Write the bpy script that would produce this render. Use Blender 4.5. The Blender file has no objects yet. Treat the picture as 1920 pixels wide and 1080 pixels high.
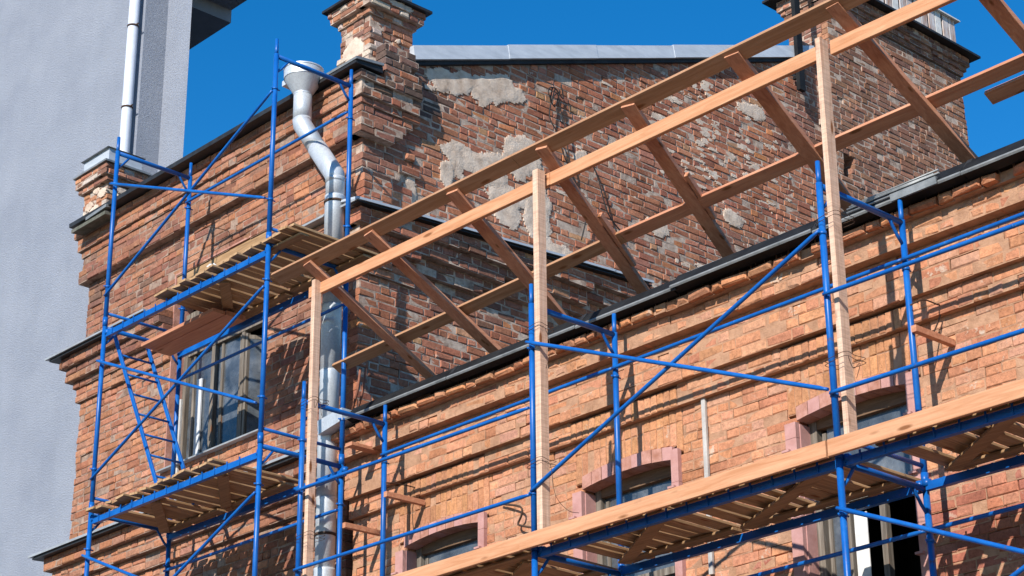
import bpy, math, random
from mathutils import Vector as V, Matrix, noise
random.seed(7)
# ------------------------------------------------------------------ camera, sky, sun, exposure
S = bpy.context.scene
COL = S.collection
YAW, PIT, ROL, FPX = math.radians(47.13789), math.radians(23.007038), math.radians(-0.496768), 3883.287
_f = V((-math.sin(YAW)*math.cos(PIT), math.cos(YAW)*math.cos(PIT), math.sin(PIT)))
_r = V((math.cos(YAW), math.sin(YAW), 0)); _u = _r.cross(_f)
_c, _s = math.cos(ROL), math.sin(ROL)
RR = _c*_r+_s*_u; UU = -_s*_r+_c*_u; FF = _f
cam = bpy.data.cameras.new('camera'); cam.sensor_width = 36; cam.lens = 36*FPX/1920
cam.clip_end = 3000; cam.clip_start = 0.05
co = bpy.data.objects.new('camera', cam); COL.objects.link(co); S.camera = co
co.matrix_world = Matrix(((RR.x, UU.x, -FF.x, 0), (RR.y, UU.y, -FF.y, 0), (RR.z, UU.z, -FF.z, 0), (0, 0, 0, 1)))
TO_SUN = V((0.37, -1.0, 0.65)).normalized()
EL = math.asin(TO_SUN.z)
w = bpy.data.worlds.new('World'); S.world = w; w.use_nodes = True
nt = w.node_tree; nt.nodes.clear()
sky = nt.nodes.new('ShaderNodeTexSky'); sky.sky_type = 'NISHITA'; sky.sun_disc = False
sky.sun_elevation = EL; sky.sun_rotation = math.atan2(TO_SUN.x, TO_SUN.y)
sky.air_density = 1.0; sky.dust_density = 0.0; sky.ozone_density = 3.5; sky.altitude = 600
bg = nt.nodes.new('ShaderNodeBackground'); bg.inputs[1].default_value = 0.118
wo = nt.nodes.new('ShaderNodeOutputWorld')
hs = nt.nodes.new('ShaderNodeHueSaturation'); hs.inputs['Saturation'].default_value = 1.36; hs.inputs['Value'].default_value = 1.12
nt.links.new(sky.outputs[0], hs.inputs['Color']); nt.links.new(hs.outputs[0], bg.inputs[0]); nt.links.new(bg.outputs[0], wo.inputs[0])
sl = bpy.data.lights.new('sun', 'SUN'); sl.energy = 5.0; sl.angle = math.radians(0.5); sl.color = (1, 0.94, 0.86)
so = bpy.data.objects.new('sun', sl); COL.objects.link(so)
so.rotation_euler = TO_SUN.to_track_quat('Z', 'Y').to_euler()
S.view_settings.view_transform = 'Standard'; S.view_settings.look = 'None'
S.view_settings.exposure = 0.45; S.view_settings.gamma = 1.0
S.render.resolution_x = 1920; S.render.resolution_y = 1080

# world axes: X runs along the street front (towards the viewer on the right), Y goes into the wall, Z up, eye at 0
def ray(x, y): return (RR*((x-960)/FPX)+UU*(-(y-540)/FPX)+FF)
def aY(x, y, Y): d = ray(x, y); return d*(Y/d.y)
def aX(x, y, X): d = ray(x, y); return d*(X/d.x)
def aS(x, y, y0, z0, s):          # plane z = z0 + s*(Y-y0)
    d = ray(x, y); t = (z0-s*y0)/(d.z-s*d.y); return d*t
GROUND = -1.6
# ------------------------------------------------------------------ mesh helpers
class MB:
    def __init__(s): s.v = []; s.f = []; s.m = []; s.c = []; s.sm = []
    def face(s, idx, m=0, c=(1, 1, 1), sm=False):
        s.f.append(idx); s.m.append(m); s.c.append(c); s.sm.append(sm)
    def add(s, vs): n = len(s.v); s.v += [tuple(p) for p in vs]; return n
    def hexa(s, p, m=0, c=(1, 1, 1)):   # p: 4 bottom ccw (seen from above) + 4 top
        n = s.add(p)
        for q in ((3, 2, 1, 0), (4, 5, 6, 7), (0, 1, 5, 4), (1, 2, 6, 5), (2, 3, 7, 6), (3, 0, 4, 7)):
            s.face([n+i for i in q], m, c)
    def box(s, a, b, m=0, c=(1, 1, 1)):
        x0, y0, z0 = [min(a[i], b[i]) for i in range(3)]; x1, y1, z1 = [max(a[i], b[i]) for i in range(3)]
        s.hexa([(x0, y0, z0), (x1, y0, z0), (x1, y1, z0), (x0, y1, z0), (x0, y0, z1), (x1, y0, z1), (x1, y1, z1), (x0, y1, z1)], m, c)
    def bar(s, p0, p1, w, h, up=(0, 0, 1), ch=0.004, m=0, c=(1, 1, 1), side=None):
        p0 = V(p0); p1 = V(p1); d = (p1-p0).normalized()
        sd = V(side).normalized() if side else d.cross(V(up)).normalized()
        sd = (sd-d*sd.dot(d)).normalized(); u = sd.cross(d).normalized()
        a, b = w/2, h/2
        prof = [(-a+ch, -b), (a-ch, -b), (a, -b+ch), (a, b-ch), (a-ch, b), (-a+ch, b), (-a, b-ch), (-a, -b+ch)]
        n = s.add([p0+sd*x+u*z for x, z in prof]+[p1+sd*x+u*z for x, z in prof])
        for i in range(8):
            j = (i+1) % 8; s.face([n+i, n+8+i, n+8+j, n+j], m, c)
        s.face([n+i for i in range(8)], m, c); s.face([n+15-i for i in range(8)], m, c)
    def tube(s, pts, r, n=12, m=0, caps=True, c=(1, 1, 1)):
        pts = [V(p) for p in pts]; k = len(pts); rs = r if isinstance(r, (list, tuple)) else [r]*k
        base = []; ref = None
        for i, p in enumerate(pts):
            d = (pts[min(i+1, k-1)]-pts[max(i-1, 0)])
            if d.length < 1e-9: d = V((0, 0, 1))
            d.normalize()
            if ref is None:
                ref = V((0, 0, 1)) if abs(d.z) < .9 else V((1, 0, 0))
                ref = (ref-d*ref.dot(d)).normalized()
            else: ref = (ref-d*ref.dot(d)).normalized()
            b = d.cross(ref)
            base.append(s.add([p+(ref*math.cos(2*math.pi*j/n)+b*math.sin(2*math.pi*j/n))*rs[i] for j in range(n)]))
        for i in range(k-1):
            for j in range(n):
                q = (j+1) % n
                s.face([base[i]+j, base[i]+q, base[i+1]+q, base[i+1]+j], m, c, True)
        if caps:
            s.face([base[0]+n-1-j for j in range(n)], m, c); s.face([base[-1]+j for j in range(n)], m, c)
    def build(s, name, mats, parent=None, bc=False):
        me = bpy.data.meshes.new(name); me.from_pydata(s.v, [], s.f)
        for mm in (mats if isinstance(mats, (list, tuple)) else [mats]): me.materials.append(mm)
        me.polygons.foreach_set('material_index', s.m); me.polygons.foreach_set('use_smooth', s.sm)
        if bc:
            at = me.attributes.new('bc', 'FLOAT_COLOR', 'FACE')
            at.data.foreach_set('color', [x for c in s.c for x in (c[0], c[1], c[2], 1.0)])
        me.update()
        o = bpy.data.objects.new(name, me); COL.objects.link(o)
        if parent:
            o.parent = parent
            if parent.type == 'EMPTY' or parent.parent is not None or parent.location.length > 0:
                pm = parent.location.copy(); q = parent.parent
                while q: pm += q.location; q = q.parent
                o.location = -pm if parent.parent is None else V((0, 0, 0))
        return o
def thing(name, label, cat, loc=(0, 0, 0), group=None):
    o = bpy.data.objects.new(name, None); COL.objects.link(o); o.location = loc
    o.empty_display_size = .2; o['label'] = label; o['category'] = cat
    if group: o['group'] = group
    return o
def tag(o, label, cat, group=None):
    o['label'] = label; o['category'] = cat
    if group: o['group'] = group
    return o
# ------------------------------------------------------------------ materials
def mat(name, col=(.5, .5, .5), rough=.7, metal=0.0, spec=.4):
    m = bpy.data.materials.new(name); m.use_nodes = True; n = m.node_tree; b = n.nodes['Principled BSDF']
    b.inputs['Base Color'].default_value = (*col, 1); b.inputs['Roughness'].default_value = rough
    b.inputs['Metallic'].default_value = metal; b.inputs['Specular IOR Level'].default_value = spec
    return m, n, b
def N(n, t, **k):
    x = n.nodes.new(t)
    for a, v in k.items():
        if a.startswith('i_'): x.inputs[a[2:].replace('_', ' ')].default_value = v
        else: setattr(x, a, v)
    return x
def coord(n, scale=(1, 1, 1), kind='Object', rot=(0, 0, 0)):
    tc = N(n, 'ShaderNodeTexCoord'); mp = N(n, 'ShaderNodeMapping'); mp.inputs['Scale'].default_value = scale
    mp.inputs['Rotation'].default_value = rot
    n.links.new(tc.outputs[kind], mp.inputs[0]); return mp.outputs[0]
def noi(n, vec, scale, detail=6, rough=.6, dist=0):
    x = N(n, 'ShaderNodeTexNoise'); x.inputs['Scale'].default_value = scale; x.inputs['Detail'].default_value = detail
    x.inputs['Roughness'].default_value = rough; x.inputs['Distortion'].default_value = dist
    n.links.new(vec, x.inputs['Vector']); return x.outputs['Fac']
def ramp(n, fac, stops):
    r = N(n, 'ShaderNodeValToRGB'); e = r.color_ramp.elements
    e[0].position, e[0].color = stops[0][0], (*stops[0][1], 1); e[1].position, e[1].color = stops[-1][0], (*stops[-1][1], 1)
    for p, c in stops[1:-1]: q = e.new(p); q.color = (*c, 1)
    n.links.new(fac, r.inputs[0]); return r.outputs[0]
def mix(n, a, b, fac, mode='MIX'):
    x = N(n, 'ShaderNodeMix'); x.data_type = 'RGBA'; x.blend_type = mode
    for sock, val in ((x.inputs[6], a), (x.inputs[7], b), (x.inputs[0], fac)):
        if hasattr(val, 'is_linked'): n.links.new(val, sock)
        elif isinstance(val, tuple): sock.default_value = (*val, 1)
        else: sock.default_value = val
    return x.outputs[2]
def bump(n, b, h, st, dist=.01):
    x = N(n, 'ShaderNodeBump'); x.inputs['Strength'].default_value = st; x.inputs['Distance'].default_value = dist
    n.links.new(h, x.inputs['Height']); n.links.new(x.outputs[0], b.inputs['Normal'])
g = lambda v: (v, v, v)
def brick_mat(name, limecol, lime_thr, dirt, soot_thr=.66):
    m, n, b = mat(name, rough=.92, spec=.15)
    c = coord(n); at = N(n, 'ShaderNodeAttribute'); at.attribute_name = 'bc'
    v = ramp(n, noi(n, c, 28, 8, .7), [(.3, g(.62)), (.52, g(1.0)), (.72, g(1.28))])
    a = mix(n, at.outputs['Color'], v, 1.0, 'MULTIPLY')
    v2 = ramp(n, noi(n, c, 2.2, 5, .6), [(.3, g(.78)), (.7, g(1.18))])
    a = mix(n, a, v2, 1.0, 'MULTIPLY')
    pits = ramp(n, noi(n, c, 90, 3, .6), [(.28, g(.45)), (.42, g(1.0))])
    a = mix(n, a, pits, .8, 'MULTIPLY')
    lm = ramp(n, noi(n, c, 7.5, 9, .72, .4), [(lime_thr, g(0)), (lime_thr+.05, g(1))])
    big = ramp(n, noi(n, c, 1.1, 3, .5), [(.42, g(0)), (.6, g(1))])
    mm = N(n, 'ShaderNodeMath', operation='MULTIPLY'); n.links.new(lm, mm.inputs[0]); n.links.new(big, mm.inputs[1])
    a = mix(n, a, limecol, mm.outputs[0])
    st = ramp(n, noi(n, c, 1.6, 8, .65), [(soot_thr-.1, g(0)), (soot_thr+.04, g(dirt))])
    a = mix(n, a, (.035, .028, .024), st)
    n.links.new(a, b.inputs['Base Color'])
    bump(n, b, noi(n, c, 60, 8, .75), .55, .012); return m
def mortar_mat(name, c1, c2):
    m, n, b = mat(name, rough=.95, spec=.1); c = coord(n)
    a = ramp(n, noi(n, c, 9, 8, .7), [(.35, c1), (.6, c2)])
    n.links.new(a, b.inputs['Base Color']); bump(n, b, noi(n, c, 70, 6, .7), .7, .012); return m
M = {}
M['brick_o'] = brick_mat('orange brick', (.50, .38, .29), .60, .25, .74)
M['mortar_o'] = mortar_mat('orange mortar', (.30, .165, .10), (.46, .265, .165))
M['brick_a'] = brick_mat('weathered brick', (.44, .34, .27), .67, .5, .66)
M['mortar_a'] = mortar_mat('weathered mortar', (.17, .105, .08), (.36, .26, .20))
M['brick_s'] = brick_mat('party wall brick', (.54, .44, .36), .60, .4, .72)
M['mortar_s'] = mortar_mat('party wall mortar', (.24, .16, .12), (.52, .41, .33))
m, n, b = mat('grey render', rough=.9, spec=.15); c = coord(n)
a = ramp(n, noi(n, c, 1.2, 6, .6), [(.3, (.255, .28, .335)), (.5, (.285, .31, .365)), (.7, (.31, .335, .39))])
v = mix(n, ramp(n, noi(n, coord(n, (9, 9, 22)), 3, 7, .75), [(.35, g(.90)), (.6, g(1.04))]), ramp(n, noi(n, coord(n, (1.5, 1.5, .12)), 2, 7, .7), [(.3, g(.965)), (.65, g(1.015))]), 1.0, 'MULTIPLY')
n.links.new(mix(n, a, v, 1.0, 'MULTIPLY'), b.inputs['Base Color'])
bump(n, b, noi(n, coord(n, (1, 1, 1.8)), 26, 8, .8), .8, .035); M['render'] = m
m, n, b = mat('plaster', rough=.92, spec=.1); c = coord(n)
a = ramp(n, noi(n, c, 6, 9, .75), [(.3, (.40, .29, .215)), (.5, (.60, .475, .375)), (.7, (.72, .60, .49))])
n.links.new(a, b.inputs['Base Color']); bump(n, b, noi(n, c, 40, 8, .75), .7, .015); M['plaster'] = m
m, n, b = mat('blue paint', (.008, .085, .37), .36, 0, .32); c = coord(n)
a = ramp(n, noi(n, c, 3.5, 8, .7), [(.3, (.003, .07, .27)), (.5, (.004, .095, .36)), (.72, (.014, .135, .43))])
ch = ramp(n, noi(n, c, 30, 8, .8), [(.645, g(0)), (.67, g(1))])
rs = ramp(n, noi(n, c, 9, 8, .8), [(.63, g(0)), (.67, g(.75))])
a = mix(n, a, (.10, .055, .035), rs)
n.links.new(mix(n, a, (.16, .19, .23), ch), b.inputs['Base Color'])
bump(n, b, noi(n, c, 60, 4), .15, .004); M['blue'] = m
def wood(name, stops, axis, rough=.62, saw=0, fine=70):
    m, n, b = mat(name, rough=rough, spec=.25)
    sc = {'X': (.8, 14, 14), 'Y': (14, .8, 14), 'Z': (14, 14, .8), 'R': (14, 1.0, 9)}[axis]
    rot = (math.radians(28), 0, 0) if axis == 'R' else (0, 0, 0)
    c = coord(n, sc, rot=rot)
    a = ramp(n, noi(n, c, 2.2, 8, .65, .8), stops)
    kn = N(n, 'ShaderNodeTexVoronoi'); kn.inputs['Scale'].default_value = 2.2
    k2 = {'X': (1, 4, 4), 'Y': (4, 1, 4), 'Z': (4, 4, 1), 'R': (4, 1.2, 3)}[axis]
    n.links.new(coord(n, k2, rot=rot), kn.inputs['Vector'])
    kk = ramp(n, kn.outputs['Distance'], [(.09, g(1)), (.17, g(0))])
    a = mix(n, a, (.22, .085, .03), kk)
    if saw:
        sv = ramp(n, noi(n, coord(n, (3, 3, 90)), 1.0, 4, .7), [(.35, g(.72)), (.6, g(1.08))])
        a = mix(n, a, sv, .8, 'MULTIPLY')
    dk = ramp(n, noi(n, coord(n), 4, 7, .7), [(.62, g(0)), (.74, g(.35))])
    a = mix(n, a, (.20, .12, .08), dk)
    n.links.new(a, b.inputs['Base Color']); bump(n, b, noi(n, c, 6, 6, .7), .35, .004); return m
PINE = [(.3, (.44, .19, .085)), (.5, (.53, .26, .135)), (.7, (.61, .34, .19))]
BATT = [(.3, (.30, .15, .075)), (.5, (.38, .20, .105)), (.7, (.46, .27, .16))]
REDP = [(.3, (.38, .155, .085)), (.5, (.49, .22, .125)), (.7, (.58, .30, .18))]
M['pineX'] = wood('fresh pine along beam', PINE, 'X'); M['battX'] = wood('batten pine', BATT, 'X'); M['redX'] = wood('reddish larch batten', REDP, 'X')
M['redR'] = wood('reddish larch rafter', REDP, 'R')
M['pineZ'] = wood('rough sawn pine post', [(.3, (.46, .27, .18)), (.5, (.62, .41, .29)), (.7, (.70, .50, .37))], 'Z', .8, 1)
M['deck'] = wood('weathered deck planks', [(.3, (.22, .13, .065)), (.5, (.40, .245, .125)), (.7, (.52, .34, .19))], 'Y', .8)
M['deckX'] = wood('weathered deck batten', [(.3, (.20, .12, .06)), (.5, (.33, .20, .10)), (.7, (.44, .28, .15))], 'X', .8)
M['greywood'] = wood('grey old frame wood', [(.3, (.075, .06, .045)), (.5, (.15, .125, .10)), (.7, (.27, .24, .20))], 'Z', .85)
m, n, b = mat('galvanised steel', (.55, .58, .61), .42, .30, .5); c = coord(n)
a = ramp(n, noi(n, coord(n, (1, 1, .35)), 7, 7, .7), [(.3, (.44, .47, .50)), (.6, (.56, .595, .625))])
sp = ramp(n, noi(n, c, 60, 3, .5), [(.3, g(.88)), (.6, g(1.05))])
n.links.new(mix(n, a, sp, 1.0, 'MULTIPLY'), b.inputs['Base Color'])
rr = ramp(n, noi(n, c, 12, 5), [(.3, g(.38)), (.7, g(.55))]); n.links.new(rr, b.inputs['Roughness'])
bump(n, b, noi(n, c, 5, 3), .15, .02); M['galv'] = m
def simple(key, name, c1, c2, rough=.7, metal=0, sc=8, bs=.2, spec=.3, dets=(1, 1, 1)):
    m, n, b = mat(name, rough=rough, metal=metal, spec=spec); c = coord(n, dets)
    n.links.new(ramp(n, noi(n, c, sc, 7, .7), [(.32, c1), (.68, c2)]), b.inputs['Base Color'])
    bump(n, b, noi(n, coord(n), 45, 6, .7), bs, .006); M[key] = m
simple('flash', 'painted sheet flashing', (.36, .395, .44), (.50, .54, .59), .55, .1, 3, .1, .4, (1, 1, 4))
simple('flashmid', 'weathered sheet flashing', (.26, .28, .30), (.40, .43, .46), .55, .1, 5, .15, .3)
simple('flashdark', 'dull zinc flashing', (.16, .17, .17), (.33, .34, .34), .55, .4, 5, .2)
simple('black', 'black roofing and painted shade', (.010, .010, .011), (.032, .033, .035), .55, 0, 6, .4)  # roofing, also the strips that paint shade under the flashings
simple('gutter', 'black weathered gutter metal', (.006, .006, .007), (.020, .021, .022), .65, 0, 4, .3, .15)
simple('lintelwood', 'dark old lintel board', (.10, .06, .035), (.19, .12, .075), .85, 0, 9, .4, .2, (.5, 6, 6))
simple('pink', 'dusty pink paint', (.37, .185, .16), (.49, .275, .25), .8, 0, 7, .4)
simple('pinkdirt', 'worn pink paint over brick', (.30, .13, .085), (.50, .27, .22), .9, 0, 9, .7)
simple('white', 'old white paint', (.50, .49, .46), (.74, .73, .70), .7, 0, 10, .3)
simple('conduit', 'weathered grey conduit', (.30, .28, .26), (.52, .50, .47), .75, 0, 12, .4, .3, (1, 1, .4))
simple('pipepaint', 'pale grey pipe paint', (.50, .53, .60), (.62, .66, .73), .45, 0, 3, .05, .5)
simple('rust', 'rusty wire', (.045, .026, .018), (.10, .06, .04), .8, .2, 20, .2)
simple('brickrust', 'rusty red iron', (.16, .06, .04), (.30, .12, .07), .8, .1, 20, .2)
simple('cable', 'dark cable', (.012, .010, .010), (.035, .028, .025), .6, 0, 20, .1)
simple('rustwhite', 'rusty white sheet', (.30, .13, .05), (.66, .67, .68), .6, 0, 12, .2, .3, (1, 1, .15))
simple('soffit', 'shaded grey soffit', (.20, .21, .235), (.25, .26, .29), .9, 0, 4, .2)  # shade under the balcony is painted into this darker grey
simple('dark', 'unlit room', (.012, .011, .010), (.02, .018, .017), .9, 0, 4, .1)  # near-black colour paints the darkness inside rooms and behind louvres
simple('cloth', 'pale curtain', (.42, .43, .44), (.66, .67, .68), .9, 0, 5, .2, .2, (6, 6, .5))
simple('ground', 'dusty yard', (.075, .062, .05), (.11, .09, .07), .9, 0, 2, .4)
simple('moss', 'mossy slab', (.06, .07, .045), (.16, .15, .13), .9, 0, 12, .5)
m, n, b = mat('dusty window glass', (.035, .04, .045), .12, 0, .8); c = coord(n)
a = ramp(n, noi(n, c, 2.5, 7, .7), [(.35, (.030, .036, .042)), (.5, (.07, .082, .095)), (.68, (.15, .165, .18))]); n.links.new(a, b.inputs['Base Color'])
rr = ramp(n, noi(n, c, 6, 7, .7), [(.35, g(.08)), (.7, g(.45))]); n.links.new(rr, b.inputs['Roughness']); M['glass'] = m

# ------------------------------------------------------------------ brickwork
def jit(a): return random.uniform(-a, a)
def brick(mb, fr, u0, u1, z0, z1, off, back, col, rough=1.0):
    O, U, Nn = fr
    def P(u, z, d): return (O[0]+U[0]*u+Nn[0]*d, O[1]+U[1]*u+Nn[1]*d, z)
    bv = random.uniform(.004, .009)*rough
    j = .0022*rough
    off += jit(.004)*rough
    if random.random() < .05*rough: off -= random.uniform(.006, .02)
    if u1-u0 < .03: return
    t1, t2 = jit(.003)*rough, jit(.002)*rough
    cs = [(u0+jit(j), z0+jit(j), -t1-t2), (u1+jit(j), z0+jit(j), t1-t2), (u1+jit(j), z1+jit(j), t1+t2), (u0+jit(j), z1+jit(j), -t1+t2)]
    um, zm = (u0+u1)/2, (z0+z1)/2
    vb = [P(u, z, back) for u, z, t in cs]
    vm = [P(u, z, off-bv+t+jit(.0015)) for u, z, t in cs]
    vf = []
    for u, z, t in cs:
        k = bv*random.uniform(.7, 1.6)
        if random.random() < .07*rough: k = min(.028, (z1-z0)*.35)*random.uniform(.6, 1)
        vf.append(P(u+(k if u < um else -k), z+(k if z < zm else -k), off+t+jit(.001)))
    n = mb.add(vb+vm+vf)
    c = col
    for i in range(4):
        q = (i+1) % 4
        mb.face([n+i, n+q, n+4+q, n+4+i], 0, c); mb.face([n+4+i, n+4+q, n+8+q, n+8+i], 0, c)
    mb.face([n+8, n+9, n+10, n+11], 0, c)
def cell(mb, fr, u0, u1, z0, z1, off, back):
    O, U, Nn = fr
    def P(u, z, d): return (O[0]+U[0]*u+Nn[0]*d, O[1]+U[1]*u+Nn[1]*d, z)
    a = [jit(.002) for _ in range(4)]
    n = mb.add([P(u0, z0, off+a[0]), P(u1, z0, off+a[1]), P(u1, z1, off+a[2]), P(u0, z1, off+a[3]),
                P(u0, z0, back), P(u1, z0, back), P(u1, z1, back), P(u0, z1, back)])
    for q in ((0, 1, 2, 3), (4, 5, 1, 0), (3, 2, 6, 7), (4, 0, 3, 7), (1, 5, 6, 2)): mb.face([n+i for i in q], 1)
def wall(mb, fr, z0, z1, h, spans, off, col, back=-.13, mrec=.009, rough=1.0, joint=.009, missing=.0, gapp=.12, hdr=None):
    k = 0; z = z0
    while z < z1-.02:
        zc = z+h/2
        for (a, b_) in spans(zc):
            u = a-random.uniform(0, .13)
            seq = k % 2
            while u < b_:
                L = .262 if (random.random() < (.62 if seq else .25)) else .131
                L += jit(.008)
                s, e = max(u, a), min(u+L, b_)
                if e-s > .015:
                    if b_-e < .06: e = b_; u = b_
                    o = off((s+e)/2, zc)
                    lo_, hi_ = (0.0 if s <= a+1e-6 else joint/2), (0.0 if e >= b_-1e-6 else joint/2)
                    cell(mb, fr, s+(.009 if lo_ == 0 else 0), e-(.009 if hi_ == 0 else 0), z, z+h, o-(mrec*random.uniform(.5, 1.3) if random.random() > gapp else .022), back)
                    if random.random() >= missing:
                        brick(mb, fr, s+lo_, e-hi_, z+joint/2, z+h-joint/2, o, back, col((s+e)/2, zc), rough)
                u += L
        z += h; k += 1
def pick(cols, var=.12):
    c = random.choice(cols); k = 1+jit(var)
    return (c[0]*k, c[1]*k*(1+jit(.04)), c[2]*k*(1+jit(.06)))
def patch(mb, fr, cu, cz, ru, rz, seed, d0=-.003, th=.0155, step=.022, rag=.75, shear=0):
    O, U, Nn = fr; nu = int(ru*1.5/step); nz = int(rz*1.5/step); ids = {}
    ins = {}
    for i in range(-nu, nu+1):
        for j in range(-nz, nz+1):
            u, z = i*step, j*step
            r = math.hypot((u)/ru, (z-shear*u)/rz)
            v = 1-r+rag*(noise.fractal(V((u*2.2+seed*7.3, z*2.6, seed)), 1.0, 2.2, 5))
            ins[(i, j)] = v
    def vid(i, j, lay):
        key = (i, j, lay)
        if key not in ids:
            u, z = cu+i*step+jit(.004), cz+j*step+jit(.004)
            d = d0+(th*(.55+.6*min(1, max(0, ins.get((i, j), 0)*3)))+.004*noise.noise(V((u*9, z*9, seed))) if lay else -.02)
            ids[key] = mb.add([(O[0]+U[0]*u+Nn[0]*d, O[1]+U[1]*u+Nn[1]*d, z)])
        return ids[key]
    on = lambda i, j: ins.get((i, j), -1) > 0 and ins.get((i+1, j), -1) > -.02 and ins.get((i, j+1), -1) > -.02
    for i in range(-nu, nu):
        for j in range(-nz, nz):
            if not on(i, j): continue
            mb.face([vid(i, j, 1), vid(i+1, j, 1), vid(i+1, j+1, 1), vid(i, j+1, 1)])
            for (di, dj, a, b_) in ((0, -1, (i, j), (i+1, j)), (1, 0, (i+1, j), (i+1, j+1)), (0, 1, (i+1, j+1), (i, j+1)), (-1, 0, (i, j+1), (i, j))):
                if not on(i+di, j+dj):
                    mb.face([vid(*a, 0), vid(*b_, 0), vid(*b_, 1), vid(*a, 1)])
FRY = lambda Y: ((0, Y, 0), (1, 0, 0), (0, -1, 0))        # wall facing the street
FRX = lambda X: ((X, 0, 0), (0, 1, 0), (1, 0, 0))         # wall facing +X

# ================================================================== ground
gm = MB(); gm.face([gm.add([(-400, -400, GROUND), (400, -400, GROUND), (400, 400, GROUND), (-400, 400, GROUND)])+i for i in range(4)])
go = gm.build('ground', M['ground']); go['kind'] = 'structure'

# ================================================================== low orange building (right)
XC = -15.15
lowb = thing('brick_building', 'low orange brick building behind the right hand scaffold, black gutter along its eave', 'building', (-10, 11.93, GROUND))
WY = 11.93; XR = -3.6
WINS = [(-14.33, -13.28), (-11.97, -10.92), (-9.61, -8.55), (-7.24, -6.18), (-4.88, -3.82)]
def arch_z(x, a, b_):           # underside of the segmental arch
    t = (x-a)/(b_-a); return 5.295+.045*(1-(2*t-1)**2)+.01*t
HB = .0735
def spansB(z):
    out = []; cur = XC+.02
    for (a, b_) in WINS:
        lo, hi = 3.05, 5.36
        if lo < z < 5.90:
            e = .02 if z < hi else (.10 if z < 5.88 else None)
            if e is None: continue
            out.append((cur, a-e)); cur = b_+e
        elif 0.0 < z < 1.9:
            out.append((cur, a)); cur = b_
    out.append((cur, XR)); return out
def offB(u, z):
    base = 0
    if z > 6.285 and z < 6.455: return .23
    if z > 5.905: return .12
    if z > 5.735: return .06
    return base
OR = [(.49, .222, .12), (.51, .235, .13), (.53, .245, .135), (.475, .21, .112), (.50, .25, .15), (.43, .18, .10), (.48, .25, .16)]
RD = [(.36, .13, .08), (.42, .16, .095), (.33, .12, .08), (.45, .19, .115), (.39, .17, .11)]
def colB(u, z):
    if z < 4.55: pass
    nz = noise.noise(V((u*1.3, z*1.6, 2.2)))
    if z < 4.55+.25*nz and u > -9.4: return pick(RD)
    if z < 4.3 and nz > 0: return pick(RD+OR[:2])
    if nz > .38 and random.random() < .6: return pick([(.40, .17, .10), (.44, .20, .115)])
    if z > 6.4: return pick([(.52, .25, .13), (.44, .20, .11)])
    return pick(OR, .09)
mb = MB()
def zlev(a, b_, n_): return [(a+(b_-a)*i/n_) for i in range(n_+1)]
def rows(z0, z1, nrow, **k): wall(mb, FRY(WY), z0, z1, (z1-z0)/nrow, spansB, offB, colB, mrec=.0035, joint=.006, gapp=.2, rough=k.get('rough', 1.0))
rows(GROUND, 2.6, 52)
rows(2.6, 5.735, 39); rows(5.735, 5.92, 2, rough=1.3); rows(5.92, 6.285, 4, rough=1.15); rows(6.285, 6.455, 2, rough=1.9)
mb2 = MB()
# dentil course of separate headers, and two courses above it
wall(mb, FRY(WY), 6.455, 6.535, .08, lambda z: [(XC+.02, XR)], lambda u, z: .345, lambda u, z: pick([(.50, .22, .11), (.44, .18, .09), (.47, .22, .12)]), rough=2.6, missing=.04, mrec=.06, gapp=0, joint=.014)
wall(mb, FRY(WY), 6.535, 6.615, .08, lambda z: [(XC+.02, XR)], lambda u, z: .26, lambda u, z: (.05, .03, .022))  # near-black brick colour stands in for the gutter's shadow
# soldier courses (flat arches) above each window
for (a, b_) in WINS:
    u = a-.10
    nb = 17; wd = (b_-a+.20)/nb
    for i in range(nb):
        u0, u1 = u+i*wd, u+(i+1)*wd; xm = (u0+u1)/2
        for (z0, z1, of) in ((5.36, 5.62, 0), (5.62, 5.735, 0), (5.735, 5.90, .06)):
            if z0 < 5.4:
                inside = a < xm < b_
                z0 = arch_z(min(max(xm, a), b_), a, b_)+.115 if inside else 5.36
            zz = z1+jit(.012) if z1 < 5.7 else z1
            cell(mb, FRY(WY), u0, u1, z0, z1, of-.006, -.13)
            brick(mb, FRY(WY), u0+.003, u1-.003, z0+.004, zz-.004, of+.002, -.13, pick([(.47, .22, .11), (.50, .24, .13), (.44, .205, .105)], .08), .8)
mb.build('wall', [M['brick_o'], M['mortar_o']], lowb, True)
# roof sheet and eave
rf = MB(); pr = [(11.64, 6.66), (11.66, 6.72), (16.0, 7.6), (16.0, 7.45), (12.1, 6.64)]
def prism(mb, prof, x0, x1, m=0, ws=0):
    k = len(prof); n = mb.add([(x0, y, z) for y, z in prof]+[(x1, y, z) for y, z in prof])
    for i in range(k):
        j = (i+1) % k; mb.face([n+i, n+j, n+k+j, n+k+i], m)
    mb.face([n+k-1-i for i in range(k)], m); mb.face([n+k+i for i in range(k)], m)
prism(rf, pr, XC+.08, XR); rf.build('roof', M['black'], lowb)
gt = MB(); xs = -14.75; rnd = random.Random(5)
segs = []
while xs < XR:
    L = rnd.uniform(1.1, 1.7); segs.append((xs, min(xs+L+.04, XR), rnd.uniform(-.012, .012), rnd.uniform(-.01, .01))); xs += L
for (x0, x1, dz, dy) in segs:
    prism(gt, [(11.50+dy, 6.572+dz), (11.50+dy, 6.588+dz), (11.60+dy, 6.70+dz), (11.645, 6.705+dz), (11.645, 6.60+dz), (11.60, 6.545+dz)], x0, x1-.05, 0)
    prism(gt, [(11.497+dy, 6.556+dz), (11.488+dy, 6.570+dz), (11.496+dy, 6.586+dz), (11.51+dy, 6.582+dz)], x0, x1-.05, 1)
    prism(gt, [(11.505+dy, 6.555+dz), (11.502+dy, 6.583+dz), (11.602+dy, 6.708+dz), (11.65, 6.712+dz), (11.65, 6.60+dz)], x1-.05, x1, 2)
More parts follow.
